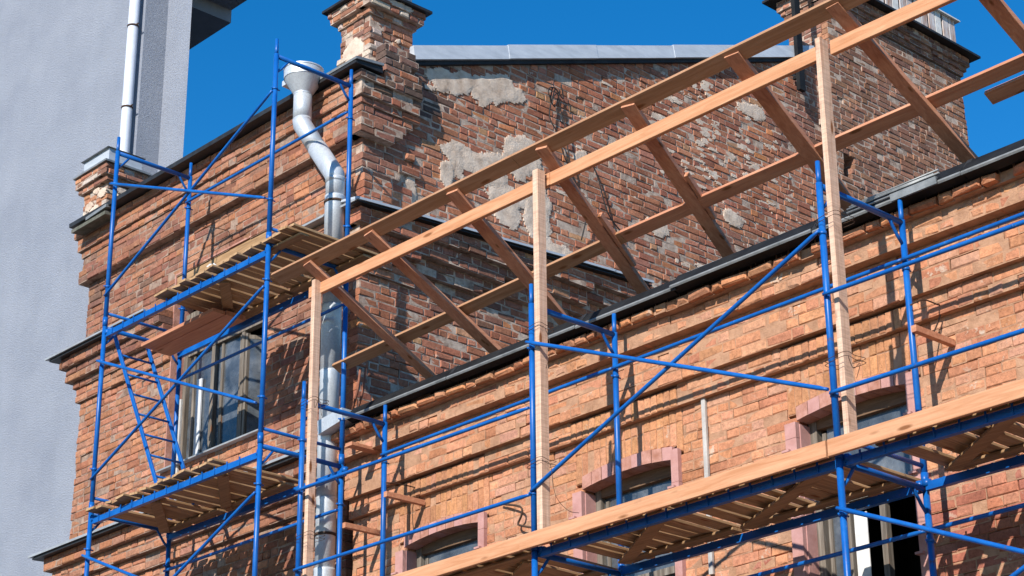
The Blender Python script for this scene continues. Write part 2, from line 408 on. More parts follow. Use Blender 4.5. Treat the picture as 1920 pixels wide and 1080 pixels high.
gtr = gt.build('gutter', [M['gutter'], M['flashdark'], M['black']], lowb)
e = MB(); p0, p1 = aY(1280, 507, 11.56), aY(1345, 488, 11.56)
prism(e, [(11.53, 6.60), (11.52, 6.606), (11.60, 6.715), (11.61, 6.71)], p0.x, p1.x)
e.build('bent_sheet', M['flash'], lowb)
e = MB(); p0, p1 = aY(1590, 392, 11.5), aY(1760, 338, 11.5)
for k, (yy, zz) in enumerate(((11.485, 6.60), (11.49, 6.63), (11.52, 6.66), (11.55, 6.685))): e.tube([(p0.x, yy, zz), (p1.x+jit(.05), yy, zz+jit(.008))], .009, 6)
prism(e, [(11.47, 6.545), (11.462, 6.60), (11.472, 6.602), (11.48, 6.55)], (p0.x+p1.x)/2, p1.x)
e.build('loose_sheet', M['flashdark'], lowb)
# windows of the low building
for wi, (a, b_) in enumerate(WINS):
    trim = MB()
    nseg = 9
    fr = FRY(WY); d0, d1 = -.13, .028
    for i in range(nseg):
        x0 = a+(b_-a)*i/nseg; x1 = a+(b_-a)*(i+1)/nseg
        z00, z01 = arch_z(x0, a, b_), arch_z(x1, a, b_); t = .115+jit(.006); dd = WY-d1-jit(.004)
        g_ = .003
        trim.hexa([(x0+g_, dd, z00), (x1-g_, dd, z01), (x1-g_, WY+.2, z01), (x0+g_, WY+.2, z00),
                   (x0+g_, dd, z00+t), (x1-g_, dd, z01+t), (x1-g_, WY+.2, z01+t), (x0+g_, WY+.2, z00+t)], 1 if (i*7+wi) % 3 else 0)
    tr = trim.build('window_arch', [M['pink'], M['pinkdirt']], lowb)
    for s_, xx in ((-1, a), (1, b_)):
        jb = MB(); x0, x1 = (xx-.105, xx+.004) if s_ < 0 else (xx-.004, xx+.075)
        top = 5.285 if s_ < 0 else 5.385
        zc = 3.0
        while zc < top-.05:
            zn = min(zc+random.uniform(.55, .9), top)
            jb.box((x0, WY-.045-jit(.003), zc), (x1, WY+.0, zn-.003)); zc = zn
        # reveal
        if s_ < 0: jb.box((xx-.004, WY+.0, 3.0), (xx+.012, WY+.20, 5.27))
        else: jb.box((xx-.012, WY+.0, 3.0), (xx+.004, WY+.20, 5.27))
        for zz in (5.05, 4.6, 4.0): jb.box((x0-.02, WY-.075, zz), (x0+.05, WY-.02, zz+.018), 0)
        jb.build('window_jamb', M['pink'], lowb)
    wn = MB()
    yb, yf = WY+.20, WY+.14
    wn.box((a, yf-.02, 3.02), (a+.075, yb, 5.30)); wn.box((b_-.06, yf-.02, 3.02), (b_, yb, 5.30))
    wn.box((a+.075, yf-.015, 5.235), (b_-.06, yb, 5.36), 1); wn.box((a+.075, yf-.012, 3.02), (b_-.06, yb, 3.09))
    wn.box((a+.10, yf+.012, 3.09), (a+.135, yb+.01, 5.2))
    openw = wi == 2
    if not openw:
        wn.box((a+.075, yf-.008, 4.42), (b_-.06, yb, 4.48)); wn.box(((a+b_)/2-.03, yf-.008, 3.09), ((a+b_)/2+.03, yb, 4.42))
    else:
        wn.box((a+.075, yf-.008, 4.60), (b_-.06, yb, 4.66))
        wn.box((a+.26, yf, 3.09), (a+.32, yb, 4.6)); wn.box((a+.56, yf+.05, 3.09), (a+.61, yb+.05, 4.6))
    wf = wn.build('window', [M['greywood'], M['lintelwood']], lowb)
    gl = MB()
    if openw:
        gl.box((a+.135, yf+.03, 4.66), (b_-.06, yf+.036, 5.25))
        gl.box((a+.135, yf+.03, 3.09), (a+.26, yf+.036, 4.6))
    else: gl.box((a+.075, yf+.03, 3.09), (b_-.06, yf+.036, 5.25))
    gl.build('pane', M['glass'], wf)
    if openw:
        cu = MB(); cu.box((a+.34, yf+.02, 3.1), (a+.46, yf+.028, 4.5)); cu.build('paper', M['white'], wf)
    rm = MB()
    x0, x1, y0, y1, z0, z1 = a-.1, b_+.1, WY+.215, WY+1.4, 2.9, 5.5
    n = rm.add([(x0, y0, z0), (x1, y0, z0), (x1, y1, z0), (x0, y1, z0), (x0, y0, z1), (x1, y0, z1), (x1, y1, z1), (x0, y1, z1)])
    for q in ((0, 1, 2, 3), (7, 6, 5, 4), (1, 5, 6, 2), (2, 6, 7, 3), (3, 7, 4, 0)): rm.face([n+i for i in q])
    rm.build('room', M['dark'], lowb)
    sb = MB(); sb.box((a-.05, WY-.08, 2.98), (b_+.05, WY+.2, 3.018)); sb.build('window_sill', M['flashdark'], lowb)
    lw = MB(); lw.box((a, WY+.15, -.02), (b_, WY+.16, 1.95)); lw.build('lower_window_board', M['greywood'], lowb)
# body behind
bd = MB(); bd.box((XC+.3, WY+1.45, GROUND), (XR, 15.9, 6.6)); bd.build('rear_volume', M['brick_a'], lowb)

# ================================================================== tall brick building (left)
tall = thing('brick_building', 'taller weathered brick building at the left with chimneys and a bare party wall', 'building', (-18, 11.95, GROUND))
AY = 11.95; AL = -20.42
WA = (-18.52, -16.74, 7.08, 9.42)
BR = [(.28, .12, .075), (.31, .14, .085), (.25, .105, .068), (.34, .16, .095), (.22, .10, .07), (.29, .145, .095)]
BO = [(.36, .155, .085), (.40, .175, .10), (.33, .14, .08), (.41, .20, .12), (.34, .165, .105)]
DK = [(.16, .095, .07), (.20, .11, .08), (.25, .12, .085), (.13, .085, .07)]
def offA(u, z):
    if z > 10.46: return .17
    if z > 10.30: return .13
    if z > 10.22: return .09
    if z > 9.93 and z < 10.08: return .10
    if z >= 10.08 and z < 10.22: return .07
    if 8.62 < z < 8.93: return .20 if z > 8.78 else .14
    if 8.40 < z <= 8.62: return .07 if z > 8.5 else .04
    if 6.12 < z < 6.48: return .20 if z > 6.3 else .12
    if 5.98 < z <= 6.12: return .05
    if 5.5 < z < 5.8: return .03
    return 0
def offS(u, z):
    if u < 12.62+.25*noise.noise(V((z*2, 3, 1))):
        o = offA(0, z)
        if z > 9.5 and u < 12.62-(.20 if z < 10.1 else 0): return o
        if z > 9.5: return 0
    if u > 19.72: return .10
    if u < 16.0 and z < 9.4:
        q = z-.28*max(0, u-12.0)/4.0
        if 8.79 < q < 9.0: return .25
        if 8.62 < q <= 8.79: return .17
        if 8.47 < q <= 8.62: return .08
    if u < 12.62 and 8.40 < z: return .04
    if u < 12.62 and z < 6.48: return 0
    return 0
def spansA(z):
    o = offA(0, z); L_, E_ = AL-o, XC+offS(AY, z)-.11
    if WA[2] < z < WA[3]: return [(L_, WA[0]), (WA[1], E_)]
    if 4.2 < z < 5.4: return [(L_, -18.5), (-17.3, E_)]
    return [(L_, E_)]
def colA(u, z):
    nz = noise.noise(V((u*.9, z*1.1, 5.2)))
    if z > 10.2: return pick(BO+BR[:2])
    if z > 8.5 and u < -18.4-.3*nz: return pick(BR+DK[1:3])
    if z > 9.6: return pick(BO+BR)
    if u > -16.6 and z < 8.4: return pick(BR)
    if nz > .3: return pick(BR)
    return pick(BO)
mb = MB()
wall(mb, FRY(AY), GROUND, 4.2, 5.8/68, spansA, offA, colA)
wall(mb, FRY(AY), 4.2, 10.58, 6.38/75, spansA, offA, colA, rough=1.25, gapp=.2)
mb.build('front_wall', [M['brick_a'], M['mortar_a']], tall, True)
# party wall facing +X
def topz(y):      # underside of metal cap
    return 11.02+(y-12.6)*(13.55-11.02)/(19.25-12.6)
def spansS(z):
    if z < 10.6: a = AY-offA(0, z)
    elif z < 11.0: a = 12.1
    else: a = 12.6
    # y where the sloping cap meets this course
    yc = 12.6+(z-11.02)/((13.55-11.02)/(19.25-12.6))
    if z > 11.02: a = max(a, yc)
    e = 23.0
    if z > 13.9: return [(19.86, 22.95)]
    if z > 13.4: return [(min(a, 19.4), 22.97)]
    out = [(a, e)]
    if 12.20 < z < 12.36: out = [(a, 20.0), (20.22, e)]
    if 12.0 < z < 12.20: out = [(a, 19.98), (20.14, e)]
    if 12.42 < z < 12.52: out = [(a, 21.55), (21.85, e)]
    return out
PS = [(.38, .145, .08), (.41, .165, .095), (.35, .132, .075), (.43, .18, .105), (.32, .122, .075), (.38, .165, .105)]
def colS(u, z):
    nz = noise.noise(V((u*.55, z*.8, 9.2)))
    if u > 19.7: return pick([(.27, .135, .085), (.31, .15, .095), (.23, .115, .08), (.34, .165, .10), (.28, .13, .08)])
    if z > 10.3 and u < 13.1: return pick(DK+[PS[0]])
    if nz > .30: return pick([(.27, .125, .085), (.24, .115, .08), (.30, .135, .09)])
    if random.random() < .05: return pick([(.50, .20, .09), (.46, .24, .13)])
    return pick(PS)
mb = MB()
wall(mb, FRX(XC), 4.2+24*6.38/75, 10.58, 6.38/75, spansS, offS, colS, rough=1.25, mrec=.007)
wall(mb, FRX(XC), 10.58, 10.58+47*6.38/75, 6.38/75, spansS, offS, colS, rough=1.25, mrec=.007)
sw = mb.build('side_wall', [M['brick_s'], M['mortar_s']], tall, True)
bx = MB(); bx.box((XC-.5, AY+.3, GROUND), (XC-.16, 22.9, 6.2)); bx.build('lower_side_wall', M['brick_a'], tall)
pm = MB(); fx = FRX(XC)
def pp(x, y): q = aX(x, y, XC); return q.y, q.z
for (x, y, ru, rz, sd, sh) in ((850, 155, .40, .16, 1, .25), (925, 168, .42, .26, 2, .0), (830, 148, .25, .15, 30, .25), (905, 325, .44, .30, 3, .1), (985, 300, .32, .26, 4, .1), (955, 385, .34, .24, 14, .1),
                                (1005, 400, .20, .42, 5, 0), (1395, 205, .34, .12, 6, .1), (1040, 470, .25, .16, 8, 0), (1230, 420, .2, .12, 9, 0),
                                (1090, 300, .12, .10, 12, 0), (765, 365, .09, .20, 21, 0), (785, 395, .16, .12, 22, 0), (840, 330, .1, .22, 23, 0), (1370, 410, .20, .09, 24, .0)):
    u, z = pp(x, y); pm = MB(); patch(pm, fx, u, z, ru, rz, sd, th=.013, shear=sh); pm.build('plaster_patch', M['plaster'], sw)
sm_ = MB()
R2 = random.Random(3)
for k in range(210):     # small lime splashes left on the bricks
    u = R2.uniform(12.7, 19.3); z = R2.uniform(9.4, topz(u)-.15)
    if k >= 90: u = R2.gauss(17.3, .9); z = R2.gauss(11.7, .42)
    if z > topz(u)-.1 or (k < 90 and noise.noise(V((u*.7, z*.9, 4.4))) < .0): continue
    sm_ = MB(); patch(sm_, fx, u, z, R2.uniform(.04, .13), R2.uniform(.018, .045), 40+k, th=.0035, step=.02, rag=1.1, d0=-.0015)
    if sm_.f: sm_.build('lime_splash', M['plaster'], sw)
# cap of party wall
cp = MB(); y0, y1 = 12.58, 19.55
N_ = 5
for i in range(N_):
    ya, yb = y0+(y1-y0)*i/N_, y0+(y1-y0)*(i+1)/N_+.03
    za, zb = topz(ya), topz(yb)-.004
    d = .006*(i % 2); x1, x0 = XC+.09+d, XC-.6
    cp.hexa([(x0, ya, za+.02), (x1, ya, za), (x1, yb, zb), (x0, yb, zb+.02), (x0, ya, za+.215+d), (x1-.03, ya, za+.185+d), (x1-.03, yb, zb+.185+d), (x0, yb, zb+.215+d)])
cp.build('metal_coping', M['flash'], tall)
cp = MB(); ya, yb = y0+.02, y1
cp.hexa([(XC-.6, ya, topz(ya)-.04), (XC+.045, ya, topz(ya)-.05), (XC+.045, yb, topz(yb)-.05), (XC-.6, yb, topz(yb)-.04), (XC-.6, ya, topz(ya)-.001), (XC+.045, ya, topz(ya)-.001), (XC+.045, yb, topz(yb)-.001), (XC-.6, yb, topz(yb)-.001)])
cp.build('coping_board', M['black'], tall)
# mid flashing
fl = MB(); prism(fl, [(AY-.30, 8.945), (AY-.305, 8.965), (AY+.02, 9.02), (AY+.02, 8.985)], -20.80, WA[0]-.16); fl.build('cornice_flashing', M['flashmid'], tall)
fl = MB()
prism(fl, [(AY-.30, 8.965), (AY-.305, 8.985), (AY+.02, 9.04), (AY+.02, 9.0)], WA[1]+.08, XC+.33)
fl.build('cornice_flashing', M['flashmid'], tall)
fl = MB(); xa, xb = XC+.335, XC-.02
nn = 7
for i in range(nn):
    ya = AY-.305+(15.95-AY+.305)*i/nn; yb = AY-.305+(15.95-AY+.305)*(i+1)/nn+.01
    za, zb = 8.985+.30*i/nn+jit(.004), 8.985+.30*(i+1)/nn+jit(.004)
    fl.hexa([(xb, ya, za+.055), (xa, ya, za-.012), (xa, yb, zb-.012), (xb, yb, zb+.055), (xb, ya, za+.08), (xa, ya, za+.015), (xa, yb, zb+.015), (xb, yb, zb+.08)])
fl.build('side_flashing', M['flash'], tall)
fl = MB(); fl.hexa([(XC+.20, AY-.28, 8.945), (XC+.315, AY-.28, 8.955), (XC+.315, 15.95, 9.235), (XC+.20, 15.95, 9.225), (XC+.20, AY-.28, 8.995), (XC+.315, AY-.28, 8.965), (XC+.315, 15.95, 9.246), (XC+.20, 15.95, 9.285)])
fl.build('side_flashing_shade', M['black'], tall)  # black strip paints the shade on the brick below the flashing
fl = MB(); prism(fl, [(AY-.31, 6.50), (AY-.315, 6.525), (AY+.02, 6.60), (AY+.02, 6.56)], -20.78, -15.55)
fl.build('string_course_flashing', M['flashmid'], tall)
fl = MB(); prism(fl, [(AY-.285, 6.47), (AY-.285, 6.498), (AY+.0, 6.54), (AY+.0, 6.485)], -20.72, -15.5); fl.build('flashing_shade', M['black'], tall); fl = MB()  # black strip paints the shade under the string course flashing
prism(fl, [(AY-.27, 8.915), (AY-.27, 8.943), (AY+.0, 8.98), (AY+.0, 8.93)], -20.74, WA[0]-.2)
fl.build('flashing_shade', M['black'], tall)  # black strip paints the shade under the cornice flashing
# roof edge of the tall building: dark drip board and roof
rf = MB()
prism(rf, [(AY-.30, 10.585), (AY-.305, 10.635), (AY-.27, 10.66), (15, 11.3), (15, 11.2), (AY+.1, 10.585)], AL-.06, -15.75)
rf.build('roof', M['black'], tall)
ms = MB(); p0, p1 = aY(129, 458, AY-.34), aY(192, 425, AY-.34)
prism(ms, [(AY-.32, 10.475), (AY-.32, 10.52), (AY-.1, 10.55), (AY-.1, 10.50)], p0.x, p1.x); ms.build('eave_slab', M['moss'], tall)
ms = MB(); p0, p1 = aY(162, 408, AY-.32), aY(200, 385, AY-.32)
ms.hexa([(p0.x, AY-.33, p0.z-.04), (p1.x, AY-.33, p1.z-.02), (p1.x, AY, p1.z+.05), (p0.x, AY, p0.z+.02), (p0.x, AY-.33, p0.z), (p1.x, AY-.33, p1.z+.02), (p1.x, AY, p1.z+.08), (p0.x, AY, p0.z+.05)])
ms.build('chimney_apron', M['flashdark'], tall)
# tray at corner parapet
fl = MB(); prism(fl, [(AY-.27, 10.635), (AY-.275, 10.66), (AY-.24, 10.67), (AY+.1, 10.71), (AY+.1, 10.68)], -15.72, XC+.22)
prism(fl, [(AY-.262, 10.60), (AY-.262, 10.634), (AY+.1, 10.67), (AY+.1, 10.60)], -15.72, XC+.20, 1)  # black underside paints the shade below the corner tray
fl.build('corner_flashing', [M['flashdark'], M['black']], tall)
fl = MB(); p0, p1 = aY(606, 150, AY-.2), aY(640, 158, AY-.2)
prism(fl, [(AY-.45, 10.66), (AY-.45, 10.72), (AY-.43, 10.72), (AY-.1, 10.70), (AY-.1, 10.64)], -15.98, -15.6)
fl.build('outlet_tray', M['galv'], tall)
# parapet shoulder behind corner and under the chimney
mb = MB()
wall(mb, FRY(AY), 10.66, 10.80, .07, lambda z: [(-15.68, XC)], lambda u, z: .03, colA)
# corner chimney shaft
def chim(x0, x1, ya, yb, z0, segs, cols, name, mats):
    mb = MB(); z = z0
    for (h, o) in segs:
        wall(mb, FRY(ya), z, z+h, h, lambda q, o=o: [(x0-o, x1+o-.11)], lambda u, q, o=o: o, lambda u, q: pick(cols), back=-.1, rough=1.5, mrec=.012)
        wall(mb, FRX(x1), z, z+h, h, lambda q, o=o: [(ya-o+.0, yb+o)], lambda u, q, o=o: o, lambda u, q: pick(cols), back=-.1, rough=1.5, mrec=.012)
        z += h
    mb.box((x0+.03, ya+.03, z0), (x1-.03, yb-.03, z), 1)
    return mb.build(name, mats, tall, True), z
CH = [(.36, .155, .095), (.42, .19, .115), (.28, .13, .09), (.46, .22, .125), (.22, .115, .085)]
c1, zt = chim(-15.66, XC, 12.02, 12.62, 10.74, [(.0735, .02)]*4+[(.0735, 0)]*5+[(.0735, .03), (.0735, .09), (.0735, .10)], CH+[(.52, .42, .34)], 'chimney', [M['brick_s'], M['mortar_s']])
cc = MB(); cc.box((-15.66-.15, 12.02-.15, zt), (XC+.15, 12.62+.15, zt+.03)); cc.build('cap', M['black'], c1)
cc = MB(); cc.box((-15.66+.02, 12.04, zt+.03), (XC-.0, 12.60, zt+.26)); cc.box((-15.72, 11.97, zt+.26), (XC+.07, 12.66, zt+.28)); cc.build('hood', M['flash'], c1)
for a_ in ((FRY(12.02), -15.42, 11.02, .17, .13, 77, .012, .01), (FRX(XC), 12.35, 11.58, .18, .05, 78, .008, .1), (FRX(XC), 12.4, 11.2, .07, .06, 79, .012, .01), (FRX(XC), 12.25, 11.05, .07, .05, 80, .012, .01)):
    pm = MB(); patch(pm, *a_[:6], th=a_[6], step=.016, d0=a_[7]); pm.build('plaster_patch', M['plaster'], c1)
# left chimney
cA = aY(150, 430, 12.0); cB = aY(258, 380, 12.0)
lx0, lx1 = -20.76, -20.22
c2, zt = chim(lx0, lx1, 11.98, 12.42, 10.56, [(.0735, .02)]*3+[(.0735, 0)]*6+[(.0735, .05), (.0735, .09), (.0735, .09)], CH+[(.50, .42, .35)]*2, 'chimney', [M['brick_s'], M['mortar_s']])
cc = MB(); cc.box((lx0-.10, 11.98-.12, zt), (lx1+.12, 12.53, zt+.025)); cc.build('cap', M['flashdark'], c2)
cc = MB(); cc.box((lx0-.02, 11.96, zt+.03), (lx1+.02, 12.44, zt+.24)); cc.build('hood', M['flash'], c2)
cc = MB(); zq = zt+.24; n = cc.add([(lx0-.05, 11.92, zq), (lx1+.05, 11.92, zq), (lx1+.05, 12.48, zq), (lx0-.05, 12.48, zq), ((lx0+lx1)/2, 12.2, zq+.07)])
for q in ((0, 1, 4), (1, 2, 4), (2, 3, 4), (3, 0, 4), (3, 2, 1, 0)): cc.face([n+i for i in q])
cc.build('hood_roof', M['flashdark'], c2)
for k in range(7): pm = MB(); patch(pm, FRY(11.98), lx0+.1+.06*k, 10.75+.085*((k*3) % 7), .10, .06, 90+k, th=.008, step=.016, d0=.012); pm.build('plaster_patch', M['plaster'], c2)
for k in range(5): pm = MB(); patch(pm, FRX(lx1), 12.06+.07*k, 10.75+.1*((k*2) % 5), .10, .06, 190+k, th=.008, step=.016, d0=.012); pm.build('plaster_patch', M['plaster'], c2)
# right stack
SX = XC+.10
mb = MB()
SK = [(.26, .13, .09), (.32, .16, .105), (.21, .11, .08), (.38, .18, .11)]
for k in range(4):   # front face of the stack above the cap
    pass
wall(mb, FRY(19.84), 13.3, 14.62, .0742, lambda z: [(-15.72, SX-.10)], lambda u, z: 0, lambda u, z: pick(SK), rough=1.4)
z = 14.60
for i, o in enumerate((.03, .06, .10, .10)):
    wall(mb, FRY(19.84), z, z+.0742, .0742, lambda q, o=o: [(-15.72-o, SX+o-.11)], lambda u, q, o=o: o, lambda u, q: pick(SK), rough=1.4)
    wall(mb, FRX(SX), z, z+.0742, .0742, lambda q, o=o: [(19.84-o, 22.95+o)], lambda u, q, o=o: o, lambda u, q: pick(SK), back=-.2, rough=1.4)
    z += .0742
mb.box((-15.7, 19.9, 13.2), (SX-.13, 22.9, z-.01), 1)
st = mb.build('chimney_stack', [M['brick_s'], M['mortar_s']], tall, True)
cc = MB(); cc.box((-15.95, 19.60, z), (SX+.22, 23.17, z+.035)); cc.build('cap', M['black'], st)
lv = MB(); y = 19.9; k = 0
while y < 22.9:
    lv.box((SX-.02-.012*(k % 2), y, z+.035), (SX, y+.135, z+.62), k % 3 and 1 or 0); y += .155+.03*(k % 2); k += 1
lv.box((-15.7, 19.92, z+.035), (SX-.05, 22.9, z+.6), 2); lv.box((-15.78, 19.8, z+.62), (SX+.05, 23.0, z+.64), 0)
lv.build('louvred_hood', [M['white'], M['rustwhite'], M['dark']], st)
pl = MB(); a0, a1 = aX(1488, -40, XC+.16), aX(1513, 172, XC+.16)
ym = aX(1500, 90, XC+.16).y
pl.box((XC+.10, ym-.05, a1.z), (XC+.16, ym+.06, 15.2)); pl.box((XC+.02, ym-.02, a1.z+.2), (XC+.10, ym+.02, a1.z+.24))
pl.build('vent_duct', M['gutter'], tall)
# window of the tall building
x0, x1, z0, z1 = WA
rv = MB(); rv.box((x0-.01, AY+.0, z0), (x0+.01, AY+.26, z1)); rv.box((x1-.01, AY+.0, z0), (x1+.01, AY+.26, z1)); rv.box((x0+.012, AY+.0, z1-.02), (x1-.012, AY+.26, z1))
rv.build('window_reveal', M['pinkdirt'], tall)
wn = MB(); yf, yb = AY+.17, AY+.25
for xa, xb in ((x0+.01, x0+.08), (x1-.06, x1-.01), (-17.96, -17.89), (-17.40, -17.345)): wn.box((xa, yf, z0+.03), (xb, yb, 8.95))
for za, zb in ((z0+.03, z0+.09), (8.42, 8.50), (8.86, 8.95)): wn.box((x0+.10, yf-.006, za), (x1-.08, yb-.006, zb))
for xa in (-18.34, -17.80, -17.45): wn.box((xa, yf+.02, z0+.09), (xa+.04, yb, 8.42))
wf = wn.build('window', M['greywood'], tall)
gl = MB(); gl.box((x0+.10, yf+.04, z0+.09), (-17.98, yf+.046, 8.42)); gl.box((-17.88, yf+.04, z0+.09), (-17.45, yf+.046, 8.42)); gl.box((x0+.10, yf+.04, 8.5), (-17.4, yf+.046, 8.86))
gl.build('pane', M['glass'], wf)
cu = MB(); cu.box((-18.24, yf+.012, z0+.1), (-18.15, yf+.03, 8.1)); cu.build('curtain', M['cloth'], wf)
# open casement
oc = MB(); hx = -17.33
for a, b_ in (((hx, yf-.0, z0+.1), (hx+.04, yf+.04, 8.38)), ((hx+.28, yf+.42, z0+.1), (hx+.32, yf+.46, 8.38))): oc.box(a, b_)
for zz in (z0+.1, 8.34): oc.bar((hx+.02, yf+.02, zz), (hx+.30, yf+.44, zz), .03, .05)
oc.build('open_casement', M['greywood'], wf)
og = MB(); og.hexa([(hx+.04, yf+.04, z0+.13), (hx+.046, yf+.035, z0+.13), (hx+.292, yf+.43, z0+.13), (hx+.286, yf+.435, z0+.13), (hx+.04, yf+.04, 8.32), (hx+.046, yf+.035, 8.32), (hx+.292, yf+.43, 8.32), (hx+.286, yf+.435, 8.32)])
og.build('casement_pane', M['glass'], wf)
ic = MB()
for xa in (-17.20, -16.98): ic.box((xa, yf+.16, z0+.09), (xa+.03, yf+.19, 8.42))
ic.box((-17.17, yf+.16, 7.9), (-16.98, yf+.19, 7.93)); ic.build('inner_frame', M['white'], wf)
sb = MB(); prism(sb, [(AY-.07, z0-.03), (AY-.075, z0-.015), (AY+.25, z0+.02), (AY+.25, z0-.02)], x0-.06, x1+.05); sb.build('window_sill', M['flashmid'], tall)
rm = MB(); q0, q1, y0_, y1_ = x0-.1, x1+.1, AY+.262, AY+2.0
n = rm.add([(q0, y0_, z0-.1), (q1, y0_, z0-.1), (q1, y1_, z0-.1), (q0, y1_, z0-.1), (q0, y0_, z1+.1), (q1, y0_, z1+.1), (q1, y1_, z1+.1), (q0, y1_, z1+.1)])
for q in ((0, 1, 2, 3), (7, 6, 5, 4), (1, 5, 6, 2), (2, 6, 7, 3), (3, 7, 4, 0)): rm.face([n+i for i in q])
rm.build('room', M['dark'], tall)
ln = MB(); ln.bar((x0-.05, AY+.10, z1-.07), (x1+.02, AY+.10, z1-.07), .16, .12); ln.bar((x0-.02, AY-.0, z1-.22), (x1, AY-.0, z1-.20), .05, .13); ln.build('timber_lintel', M['deckX'], tall)
bw = MB(); bw.box((-18.55, AY+.15, 4.15), (-17.25, AY+.16, 5.45)); bw.build('boarded_window', M['greywood'], tall)
bd = MB(); bd.box((-20.3, AY+2.1, GROUND), (XC-.62, 22.8, 10.5)); bd.box((-20.3, AY+.14, GROUND), (-18.8, AY+2.1, 10.5)); bd.box((-18.7, AY+.14, GROUND), (XC-.2, AY+2.1, 4.1))
bd.box((-20.3, 12.7, 10.5), (XC-.62, 19.0, 10.95)); bd.build('rear_volume', M['brick_a'], tall)
# parapet wall core behind cap so no light leaks under it
bd = MB(); bd.hexa([(XC-.55, 12.7, 10.4), (XC-.14, 12.7, 10.4), (XC-.14, 19.6, 10.4), (XC-.55, 19.6, 10.4), (XC-.55, 12.7, topz(12.7)-.02), (XC-.14, 12.7, topz(12.7)-.02), (XC-.14, 19.6, topz(19.6)-.02), (XC-.55, 19.6, topz(19.6)-.02)])
bd.build('party_wall_core', M['mortar_s'], tall)

# ================================================================== grey rendered tower
tw = thing('rendered_tower', 'tall grey rendered building behind the brick ones, with a balcony high on its side', 'building', (-24, 13, GROUND))
tx = aY(262, 175, 13.0).x
mb = MB(); mb.box((-60, 13.0, GROUND), (tx, aX(305, 175, tx).y+.02, 24)); mb.build('front_block', M['render'], tw)
Y2 = aX(305, 175, tx).y
rx = aY(350, 175, Y2).x
mb = MB(); rp = [(tx-1, Y2), (rx, Y2), (rx-15, Y2+7.5), (-60, Y2+7.5), (-60, Y2+.03), (tx-1, Y2+.03)]
n = mb.add([(x, y, GROUND) for x, y in rp]+[(x, y, 24) for x, y in rp])
for i in range(6): mb.face([n+i, n+(i+1) % 6, n+6+(i+1) % 6, n+6+i])
mb.face([n+5, n+4, n+3, n+2, n+1, n]); mb.face([n+6+i for i in range(6)]); mb.build('rear_block', M['render'], tw)
YB = Y2+1.6
pA = aY(468, 18, YB); pB = aY(433, 43, YB); pC = aY(433, 20, YB)
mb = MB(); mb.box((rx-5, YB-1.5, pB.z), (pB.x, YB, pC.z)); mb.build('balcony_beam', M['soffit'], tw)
mb = MB(); mb.box((rx-5, YB-1.9, pC.z), (pA.x, YB, pC.z+.5)); mb.build('balcony_slab', M['render'], tw)
pt = MB(); q0 = aY(236, 300, 12.9); q1 = aY(252, 20, 12.9); xm = (q0.x+q1.x)/2
pt.tube([(xm, 12.88, 2), (xm, 12.88, 22)], .072, 20); pp_ = pt.build('downpipe', M['pipepaint'], tw)
pt = MB()
for (x, y) in ((238, 203), (247, 52)):
    zz = aY(x, y, 12.88).z
    pt.tube([(xm, 12.88, zz-.012), (xm, 12.88, zz+.012)], .08, 20); pt.bar((xm-.11, 12.88, zz), (xm+.13, 12.88, zz), .02, .02)
pt.build('pipe_clamp', M['rust'], pp_)

# ================================================================== scaffolding
RP = .0245
def frame(par, X, zb, zt, yo=10.55, yi=11.495, foot=True, lean=0):
    for y in (yo, yi):
        t = MB(); t.tube([(X, y, zb), (X+lean, y, zt)], RP, 14)
        t.tube([(X+lean, y, zt), (X+lean, y, zt+.05), (X+lean, y, zt+.17)], [RP*.8, RP*.78, RP*.72], 12)
        t.tube([(X, y, zb-.0), (X, y, zb+.10)], RP*1.16, 14)
        po = t.build('upright_post', M['blue'], par)
        for zz in (zt-.39, zb+.45):
            t = MB(); t.tube([(X, y, zz-.012), (X, y, zz+.012)], RP*1.25, 10); t.tube([(X, y-.05, zz), (X, y+.055, zz)], .008, 6)
            t.build('brace_pin', M['blue'], po)
    t = MB(); t.tube([(X, yo+.02, zt-.02), (X, yi-.02, zt-.02)], RP*.95, 12)
    for y, s in ((yo, 1), (yi, -1)):
        p = [(X, y+s*.02, zt-.19), (X, y+s*.07, zt-.14), (X, y+s*.13, zt-.06), (X, y+s*.15, zt-.03)]
        t.tube(p, .013, 8)
    t.build('top_crossbar', M['blue'], par)
    t = MB(); t.tube([(X, yo+.02, zb+.15), (X, yi-.02, zb+.15)], .0165, 10); t.build('bottom_crossbar', M['blue'], par)
def rail(par, a, b_, r=.0165, name='ledger'):
    t = MB(); a = V(a); b_ = V(b_); d = (b_-a).normalized()
    t.tube([a, a+d*.05, a+d*.08, b_-d*.08, b_-d*.05, b_], [r*.75, r*.8, r, r, r*.8, r*.75], 10)
    mid = a+(b_-a)*random.uniform(.35, .6); t.tube([mid, mid+d*.012], r*1.06, 10)
    return t.build(name, M['blue'], par)
YO, YI = 10.55, 11.495
left = thing('scaffold', 'blue tubular scaffold tower at the left reaching above the taller building\'s eave', 'scaffold', (-16.2, 11, GROUND))
XL = (-17.64, -14.775)
for X in XL:
    for zb in (-1.95, .07, 2.09, 4.10, 6.12, 8.14):
        if zb < -1.7: zb = GROUND+.05; zt = .07
        else: zt = zb+2.02
        if zb > 8: zt = 10.19
        frame(left, X, zb, zt-.0)
yo = YO-.045
